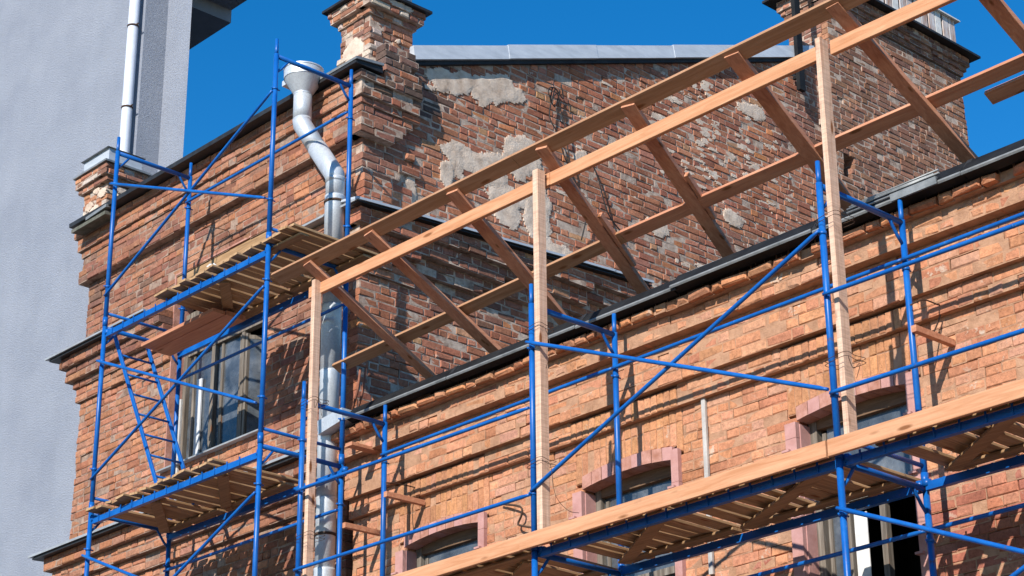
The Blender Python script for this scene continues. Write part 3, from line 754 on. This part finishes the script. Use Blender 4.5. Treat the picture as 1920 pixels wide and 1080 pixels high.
for a, b_ in (((XL[0], 9.78), (XL[1], 8.59)), ((XL[0], 8.48), (XL[1], 9.77)), ((XL[0], 7.74), (XL[1], 6.50)), ((XL[0], 6.46), (XL[1], 7.68)),
              ((XL[0], 5.66), (XL[1], 4.45)), ((XL[0], 4.42), (XL[1], 5.65)), ((XL[0], 3.62), (XL[1], 2.42)), ((XL[0], 2.40), (XL[1], 3.62)),
              ((XL[0], 1.6), (XL[1], .4)), ((XL[0], .4), (XL[1], 1.6)), ((XL[0], -.4), (XL[1], -1.3)), ((XL[0], -1.3), (XL[1], -.4))):
    k = .02 if a[1] > b_[1] else -.012
    rail(left, (a[0], yo-k, a[1]), (b_[0], yo-k, b_[1]), .0165, 'cross_brace')
for z in (9.86, 7.745, 5.67, 3.6, 1.6, -.4): rail(left, (XL[0], YI-.04, z), (XL[1], YI-.04, z))
def deckbeam(par, x0, x1, y, z, s, ext=0):
    t = MB(); t.box((x0, y-.022, z-.03), (x1, y+.022, z+.03))
    # stamped slots of the channel face
    x = x0+.12; 
    while x < x1-.1:
        t.box((x, y-s*.026-.004, z-.022), (x+.014, y-s*.026+.004, z+.05)); x += .20
    for xx in (x0, x1): t.tube([(xx, y, z), (xx, y, z+.05)], .032, 10)
    return t.build('deck_beam', M['blue'], par)
for z, k in ((8.045, 0), (6.02, 1), (4.0, 0), (1.98, 0)):
    deckbeam(left, XL[0]+.03, XL[1]-.03, YO+.02, z, 1); deckbeam(left, XL[0]+.03, XL[1]-.03 if k == 0 else XL[1]+.08, YI-.02, z, -1)
right = thing('scaffold', 'long blue tubular scaffold standing along the orange brick front', 'scaffold', (-9, 11, GROUND))
XS = (-14.135, -11.14, -8.175, -5.19)
for X in XS:
    for zb, zt in ((GROUND+.05, .30), (.30, 2.32), (2.32, 4.335), (4.335, 6.375)): frame(right, X, zb, zt)
for i, (a, b_) in enumerate(zip(XS[:-1], XS[1:])):
    for z in (6.05, 4.01, 1.98, -.1): rail(right, (a, YI-.04, z), (b_, YI-.04, z))
    if i == 1:
        rail(right, (a, yo-.02, 6.03), (b_, yo-.02, 4.81), .0165, 'cross_brace'); rail(right, (a, yo+.012, 4.80), (b_, yo+.012, 6.0), .0165, 'cross_brace')
    else:
        rail(right, (a, yo, 5.51), (b_, yo, 5.48)); rail(right, (a, yo, 4.79), (b_, yo, 4.77))
    if i == 2:
        rail(right, (a, yo-.02, 3.98), (b_, yo-.02, 2.70), .0165, 'cross_brace'); rail(right, (a, yo+.012, 2.75), (b_, yo+.012, 3.96), .0165, 'cross_brace')
    rail(right, (a, yo, 1.7), (b_, yo, .5), .0165, 'cross_brace')
    if i > 0:
        for z in (4.325,):
            deckbeam(right, a+.03, b_-.03, YO+.05, z-.01, 1); deckbeam(right, a+.03, b_-.03, YI-.02, z, -1)
# wooden deck panels: cross planks on two battens with a diagonal under them
def panel(label, x0, x1, z, group, ya=10.50, yb=11.56, seed=1, gap=.014, diag=True, ragged=.05, warp=.012):
    R = random.Random(seed); t = thing('deck_panel', label, 'deck panel', ((x0+x1)/2, 11, z), group)
    p = MB(); x = x0; k = 0
    while x < x1-.03:
        wd = min(R.choice((.085, .10, .12, .14, .15)), x1-x); tl = R.uniform(-warp, warp); sk = R.uniform(-.012, .012); zz = z+.012+R.uniform(0, .016)
        a = (x+wd/2-sk, ya-R.uniform(0, ragged), zz+tl*.3); b_ = (x+wd/2+sk, yb+R.uniform(-.02, ragged), zz-tl*.3)
        an = R.uniform(-.10, .10)
        p.bar(a, b_, wd, .024, side=(math.cos(an), 0, math.sin(an)), ch=.003)
        g_ = gap*R.uniform(.3, 2.2)
        if R.random() < .12: g_ += .03
        x += wd+g_; k += 1
    p.build('planks', M['deck'], t)
    for yy in (ya+.14, yb-.16):
        q = MB(); q.bar((x0+.03, yy, z-.018), (x1-.03, yy, z-.018), .10, .022); q.build('batten', M['deckX'], t)
    if diag:
        q = MB(); q.bar((x0+.08, yb-.20, z-.044), (x1-.15, ya+.20, z-.044), .11, .022); q.build('diagonal_batten', M['deckX'], t)
    return t
GP = 'plank deck panels lying on the scaffolds'
panel('weathered plank panel of the left scaffold\'s upper deck, beside the open ladder hatch', -16.62, -15.55, 8.115, GP, seed=3)
panel('weathered plank panel of the left scaffold\'s upper deck, next to the drainpipe', -15.53, -14.30, 8.12, GP, seed=4, diag=False)
panel('weathered plank panel of the left scaffold\'s lower deck, at its outer left end', -17.60, -16.55, 6.09, GP, seed=5)
panel('weathered plank panel of the left scaffold\'s lower deck, below the foot of the ladder', -16.52, -15.42, 6.092, GP, seed=6)
panel('plank panel of the right deck just right of the middle timber post', -11.05, -9.80, 4.395, GP, seed=8, gap=.02, ya=10.50, ragged=.02)
panel('plank panel of the right deck under the middle window of the orange wall', -9.78, -8.25, 4.397, GP, seed=9, gap=.02, ya=10.50, ragged=.02)
panel('plank panel of the right deck under the right window, past the tall blue post', -7.93, -6.72, 4.395, GP, seed=10, gap=.02, ya=10.50, ragged=.02)
panel('plank panel of the right deck at the photo\'s right edge', -6.70, -5.25, 4.397, GP, seed=11, gap=.02, ya=10.50, ragged=.02)
panel('plank panel of the right deck lying left of the middle timber post', -12.6, -11.2, 4.36, GP, seed=12, gap=.02, ya=10.50, ragged=.02)
q = MB(); q.bar((-17.55, 11.20, 8.0), (-16.2, 11.20, 8.0), .24, .05); q.bar((-17.50, 10.99, 7.985), (-16.2, 10.99, 7.99), .15, .04, m=0)
tag(q.build('plank', M['redX']), 'smooth reddish plank laid across the ladder hatch of the left scaffold', 'plank')
q = MB(); q.bar((-16.9, 11.44, 6.17), (-15.6, 11.46, 6.20), .16, .035)
tag(q.build('plank', M['redX']), 'loose reddish plank under the sill of the large left window', 'plank')
# toe boards
TB = 'toe boards of the right deck'
for a, b_, z, lab, dy, M_ in ((-14.0, -11.19, 4.367, 'pine toe board left of the middle timber post, its end under the wire', .004, 'pineX'), (-11.185, -8.19, 4.367, 'pine toe board between the middle timber post and the tall blue post', -.002, 'pineX'), (-8.175, -5.0, 4.369, 'pine toe board at the right, lit bright, running out of the photo', 0, 'pineX')):
    q = MB(); q.bar((a, 10.45+dy, z+.015), (b_, 10.45+dy, z+.015), .03, .118, ch=.003); tag(q.build('toe_board', M[M_]), lab, 'toe board', TB)
# ladder
ld = thing('ladder', 'blue steel ladder rising through the hatch of the left scaffold', 'ladder', (-16.7, 10.95, 6.1))
A0, A1, B0, B1 = V((-17.72, 10.72, 8.12)), V((-16.66, 10.72, 6.10)), V((-17.72, 11.12, 8.12)), V((-16.66, 11.12, 6.10))
for a, b_ in ((A0, A1), (B0, B1)):
    q = MB(); q.bar(a, b_, .045, .022, side=(1, 0, .5), ch=.003); q.build('stringer', M['blue'], ld)
for k in range(1, 8):
    t_ = k/8+.01; q = MB(); q.tube([A0.lerp(A1, t_), B0.lerp(B1, t_)], .0125, 8); q.build('rung', M['blue'], ld)

# ================================================================== timber canopy frame
cn = thing('timber_frame', 'unfinished pine canopy frame of posts, beam, rafters and battens above the eave', 'canopy frame', (-11, 10.6, 4.4))
for X, zb, zt, y, nm in ((-14.095, 2.0, 7.545, 10.625, 0), (-11.055, 4.40, 7.535, 10.57, 1), (-8.115, 4.42, 7.53, 10.62, 2)):
    q = MB(); q.bar((X, y, zb), (X, y, zt), (.05, .062, .045)[nm], (.08, .09, .10)[nm], side=(1, 0, 0), ch=.004); q.build('post', M['pineZ'], cn)
def bc_(x, y, Yp): return aY(x, y, Yp)
q = MB(); q.bar((-14.25, 10.672, 7.48), (-13.3, 10.665, 7.475), .04, .11, ch=.003); q.bar((-13.3, 10.665, 7.475), (-11.0, 10.66, 7.473), .04, .112, ch=.003); q.build('beam', M['pineX'], cn)
q = MB(); q.bar((-10.995, 10.66, 7.470), (-8.13, 10.655, 7.455), .04, .115, ch=.003); q.build('beam', M['pineX'], cn)
q = MB(); q.bar((-8.05, 10.655, 7.448), (-4.9, 10.655, 7.40), .04, .115, ch=.003); q.build('beam', M['pineX'], cn)
lo = [(820, 722), (935, 668), (1062, 612), (1200, 543), (1360, 472), (1590, 385), (1818, 304)]
cr = [(612, 522), (727, 463), (880, 393), (1043, 317), (1205, 240), (1405, 148), (1600, 60)]
RT = []
for (a, b_) in zip(lo, cr):
    C_ = aY(*b_, 10.68); L_ = aY(*a, 11.9); t_ = (L_.x-C_.x)/1.22; U_ = V((C_.x-t_*.215, 10.462, 7.650))
    RT.append((U_, C_, L_))
U_, C_, L_ = RT[-1]
dx = 1.0
RT.append((U_+V((1.0, 0, 0)), C_+V((1.0, 0, 0)), L_+V((1.0, 0, 0))))
RT.append((U_+V((2.0, 0, 0)), C_+V((2.0, 0, 0)), L_+V((2.0, 0, 0))))
for i, (U_, C_, L_) in enumerate(RT):
    d = (L_-U_).normalized(); up = V((1, 0, 0)).cross(d).normalized()
    if up.z < 0: up = -up
    q = MB(); e_ = L_+d*.2; off = up*.024
    q.bar(U_+off, e_+off, .115+.01*(i % 3), .045, side=(1, 0, 0), ch=.003)
    q.build('rafter', M['redR'], cn)
    if i in (3, 4):
        q = MB(); m0 = U_.lerp(L_, .5); m1 = U_.lerp(L_, .86 if i == 3 else .8)
        q.bar(m0+off+V((.09, 0, .01)), m1+off+V((.085, 0, .01)), .035, .05, side=(1, 0, 0), ch=.003); q.build('scab_board', M['redR'], cn)
sl_ = (RT[3][2].z-RT[3][0].z)/(RT[3][2].y-RT[3][0].y)
sl_ = -.53
z0p = 7.57
def sp(x, y): return aS(x, y, 10.68, z0p+.0, sl_)
def batten(pts_top, width, name, mk, thick=.028):
    # pts on the outer (upper) edge of the underside, joined by straight boards
    for (a, b_) in pts_top:
        sd = V((0, 1, sl_)).normalized(); q = MB(); up = V((0, -sl_, 1)).normalized()
        o = sd*(width/2)+up*(thick/2)
        q.bar(a+o, b_+o, width, thick, side=sd, ch=.002); q.build(name, M[mk], cn)
a_, m_, b_ = sp(512, 521), sp(960, 302), sp(1480, 46)
dirn = (b_-m_)
batten([(V((a_.x, 10.44, 7.70)), V((m_.x+.02, 10.44, 7.70))), (V((m_.x+.024, 10.44, 7.70)), V((-4.6, 10.43, 7.66)))], .135, 'eave_batten', 'battX', .034)
P0, P1, P2, P3 = sp(622, 686), sp(1160, 437), sp(1700, 200), sp(1920, 95)
batten([(P0, P1)], .115, 'middle_batten', 'battX', .034); batten([(P1+V((.003, 0, 0)), P2+(P2-P1)*1.2)], .115, 'middle_batten', 'redX', .034)
Q0 = sp(1845, 176); batten([(Q0, Q0+V((1.6, 0, .01)))], .115, 'lower_batten', 'redX', .034)

# ================================================================== drainpipe
dp = thing('drainpipe', 'galvanised drainpipe with a funnel head and a bend, at the brick corner', 'drainpipe', (-15.35, 11.65, GROUND))
fc = aY(568, 180, 11.60)
YP = 11.60
t = MB(); fx_, fz = fc.x, fc.z
t.tube([(fx_, YP, fz), (fx_, YP, fz+.02)], [.10, .102], 32, caps=False)
t.tube([(fx_, YP, fz+.02), (fx_, YP, fz+.19)], [.103, .205], 32, caps=False)
t.tube([(fx_, YP, fz+.188), (fx_, YP, fz+.30)], [.208, .212], 32, caps=False)
t.tube([(fx_, YP, fz+.298), (fx_, YP, fz+.19)], [.205, .20], 32, caps=False); t.tube([(fx_, YP, fz+.19), (fx_, YP, fz+.02)], [.20, .09], 32, caps=False)
t.tube([(fx_, YP, fz+.290), (fx_, YP, fz+.304)], [.217, .217], 32, caps=False); t.build('funnel', M['galv'], dp)
pa = V((fx_, YP, fz+.03)); pb = aY(570, 228, YP); pb.x = fx_
pc = aY(629, 335, YP+.05); pd = V((pc.x, YP+.05, GROUND+.2))
t = MB(); t.tube([pa, pb], .098, 26); t.build('neck', M['galv'], dp)
t = MB(); mid = pb.lerp(pc, .5)
t.tube([pb+V((0, 0, .03)), pb+V((.01, 0, -.03)), mid], [.102, .102, .099], 26); t.build('elbow', M['galv'], dp)
t = MB(); t.tube([mid-(pc-pb).normalized()*.03, pc+V((-.01, 0, .04)), pc+V((0, 0, -.06))], [.104, .104, .102], 26); t.build('elbow', M['galv'], dp)
zz = pc.z
ks = [pc.z-.02, 9.1, 8.55, 7.9, 7.2, 6.55, 5.9, 5.2, 3.6, 1.8, GROUND+.2]
for i in range(len(ks)-1):
    t = MB(); r = .099+.003*(i % 2)
    t.tube([(pc.x, YP+.05, ks[i]+.02), (pc.x, YP+.05, ks[i]-.0), (pc.x, YP+.05, ks[i+1])], [r+.004, r+.001, r-.003], 26); t.build('pipe_section', M['galv'], dp)
for z in (9.05, 6.62, 5.55): 
    t = MB(); t.tube([(pc.x, YP+.05, z-.012), (pc.x, YP+.05, z+.012)], .112, 24); t.bar((pc.x, YP+.15, z), (pc.x, AY-.01, z), .02, .02); t.build('pipe_clamp', M['rust'], dp)
# side outlet chute from the gutter
g0 = aY(668, 775, 11.55); t = MB()
t.hexa([(pc.x+.03, 11.50, 6.52), (-14.75, 11.47, 6.56), (-14.75, 11.66, 6.58), (pc.x+.03, 11.68, 6.52), (pc.x+.03, 11.49, 6.66), (-14.75, 11.46, 6.68), (-14.75, 11.67, 6.68), (pc.x+.03, 11.69, 6.66)])
t.build('outlet_chute', M['galv'], dp)

# ================================================================== small things: spacer boards, conduits, wires
SB = 'wooden spacer boards between scaffold and wall'
for (X, z, lab, yb) in ((-8.16, 5.50, 'short wooden spacer board on the tall right inner post, touching the orange wall', 11.93), (-14.10, 5.66, 'short red spacer board on the blue post above the left arched window', 11.92),
                    (-14.70, 5.50, 'lower left short spacer board beside the drainpipe', 11.90), (-14.66, 6.28, 'highest short spacer board right of the drainpipe, just under the cornice', 11.86)):
    q = MB(); q.bar((X+.03, 11.46, z), (X+.03, yb-.005, z+.005), .045 if z < 6 else .10, .05 if z < 6 else .035, ch=.003); tag(q.build('spacer_board', M['redX']), lab, 'spacer board', SB)
def conduit(x, ya, yb, Y, lab, w_=.028):
    p0 = aY(x[0], ya, Y); p1 = aY(x[1], yb, Y); xm = (p0.x+p1.x)/2; q = MB()
    q.bar((xm, Y-.02, p0.z), (xm, Y-.02, p1.z), w_*1.5, .03, side=(1, 0, 0), ch=.004); return tag(q.build('conduit', M['conduit']), lab, 'conduit', 'pale conduits fixed to the brick')
conduit((1325, 1335), 745, 1079, WY-.0, 'pale vertical conduit on the orange wall between two windows')
conduit((354, 322), 745, 900, AY-.0, 'pale vertical conduit on the taller wall behind the left scaffold')
def wire(pts, r, key='cable'):
    # smooth the polyline a little
    P_ = [V(p) for p in pts]; out = []
    for i in range(len(P_)-1):
        a = P_[max(i-1, 0)]; b = P_[i]; c = P_[i+1]; d = P_[min(i+2, len(P_)-1)]
        for k in range(5):
            t_ = k/5; out.append(.5*((2*b)+(c-a)*t_+(2*a-5*b+4*c-d)*t_**2+(3*b-a-3*c+d)*t_**3))
    out.append(P_[-1]); q = MB(); q.tube(out, r, 6); return q
def sw_(x, y, o=.05): return aX(x, y, XC+o)
cb = MB()
for pts in ([(1036, 165), (1032, 190), (1045, 175), (1052, 210), (1060, 240), (1068, 300), (1075, 330)], [(1040, 168), (1030, 215), (1045, 250), (1058, 292), (1082, 350), (1100, 395), (1090, 450)],
            [(1050, 170), (1040, 200), (1028, 170), (1040, 165), (1056, 185), (1052, 160)], [(1070, 320), (1085, 380), (1110, 420), (1140, 450), (1150, 470)], [(1100, 285), (1120, 330), (1140, 400), (1170, 440)]):
    w_ = wire([sw_(*p, .05+.03*((i*7) % 3)/2) for i, p in enumerate(pts)], .008)
    n0 = len(cb.v); cb.v += w_.v
    for f, m_i, c_, s_ in zip(w_.f, w_.m, w_.c, w_.sm): cb.face([n0+i for i in f], m_i, c_, s_)
tag(cb.build('cable', M['cable']), 'tangled dark cables hanging down the bare party wall', 'cable')
WG = 'wires lashing the timber posts to the scaffold'
def lash(cx, cz, x0, x1, y0, y1, lab, tail=None):
    q = MB()
    for k in range(2):
        z = cz+.03*k; pts = [(x0+.0, y0-.012, z), (x1+.0, y0-.012, z+.02), (x1+.045, y0+.04, z-.01), (x1+.03, y1+.03, z), (x0-.0, y1+.03, z+.01), (x0-.015, y0+.02, z), (x0+.0, y0-.012, z)]
        w_ = wire(pts, .0024); n0 = len(q.v); q.v += w_.v
        for f, m_i, c_, s_ in zip(w_.f, w_.m, w_.c, w_.sm): q.face([n0+i for i in f], m_i, c_, s_)
    if tail:
        w_ = wire([(x1+.04, y0-.03, cz)]+tail, .0024); n0 = len(q.v); q.v += w_.v
        for f, m_i, c_, s_ in zip(w_.f, w_.m, w_.c, w_.sm): q.face([n0+i for i in f], m_i, c_, s_)
    tag(q.build('tie_wire', M['rust']), lab, 'wire', WG)
lash(0, 6.29, -14.16, -13.94, 10.52, 10.63, 'tie wire around the left timber post near the pipe chute', [(-13.9, 10.5, 6.22), (-13.84, 10.5, 6.28), (-13.8, 10.5, 6.12)])
lash(0, 5.05, -14.16, -13.94, 10.52, 10.63, 'tie wire low on the left timber post', [(-13.9, 10.5, 5.02), (-13.8, 10.5, 5.0)])
lash(0, 6.12, -11.17, -11.02, 10.52, 10.62, 'tie wire around the middle timber post above its diagonal brace', [(-10.93, 10.5, 6.08), (-10.88, 10.5, 5.9), (-10.93, 10.5, 5.75)])
lash(0, 5.0, -11.17, -11.02, 10.52, 10.62, 'tie wire low on the middle timber post with a long drooping end', [(-10.9, 10.5, 4.95), (-10.85, 10.5, 4.7), (-10.72, 10.5, 4.55), (-10.6, 10.5, 4.5)])
lash(0, 6.05, -8.2, -8.03, 10.52, 10.66, 'tie wire high on the right timber post below the crossbar')
lash(0, 5.0, -8.2, -8.03, 10.52, 10.66, 'tie wire on the right timber post beside the window', [(-8.0, 10.55, 4.93), (-7.94, 10.55, 4.95), (-7.98, 10.55, 4.85)])
t = wire([aY(1707, 572, 11.45), aY(1730, 562, 11.6), aY(1755, 570, 11.8), aY(1764, 575, 11.9), aY(1762, 595, 11.88), aY(1750, 625, 11.89)], .006); tag(t.build('anchor_wire', M['rust']), 'rusty wire running from the right inner post to a hook in the orange wall', 'wire')
t = wire([aY(724, 905, 11.45), aY(750, 908, 11.7), aY(780, 915, 11.88), aY(788, 925, 11.9), aY(785, 938, 11.9)], .006); tag(t.build('anchor_wire', M['rust']), 'rusty wire running from the post by the drainpipe to the orange wall', 'wire')
t = wire([aY(355, 430, 11.5), aY(385, 425, 11.7), aY(425, 432, 11.9), aY(430, 440, 11.9)], .004); tag(t.build('anchor_wire', M['rust']), 'thin wire tying the left scaffold to the taller wall', 'wire')
for k, (xa, xb) in enumerate(((676, 660), (686, 670))):
    a_, b_ = aY(xa, 690, 11.86), aY(xb, 772, 11.86); q = MB(); q.tube([(a_.x, 11.86, a_.z), ((a_.x+b_.x)/2+.01, 11.87, (a_.z+b_.z)/2), (b_.x, 11.86, b_.z)], .013, 8)
    tag(q.build('iron_rod', M['brickrust']), ('outer' if k else 'inner')+' of two rusty rods leaning in the brick corner above the gutter end', 'rod', 'rusty rods in the corner')
q = MB(); pc0 = aY(398, 505, 10.75)
for k in range(5):
    a_ = k*1.25; q.tube([pc0+V((0, 0, -.01)), pc0+V((.045*math.cos(a_), .03*math.sin(a_), .03)), pc0+V((.07*math.cos(a_+.5), .05*math.sin(a_+.4), .012+.02*(k % 2)))], [.022, .028, .006], 7)
tag(q.build('plastic_bag', M['white']), 'crumpled pale plastic bag lying on the left scaffold\'s upper deck', 'plastic bag')
t = wire([aY(940, 945, 11.9), aY(975, 950, 11.86), aY(978, 965, 11.86), aY(972, 980, 11.88), aY(975, 985, 11.86), aY(1002, 990, 11.86)], .010); tag(t.build('wall_hook', M['rust']), 'rusty iron hook in the orange wall left of the middle timber post', 'hook')
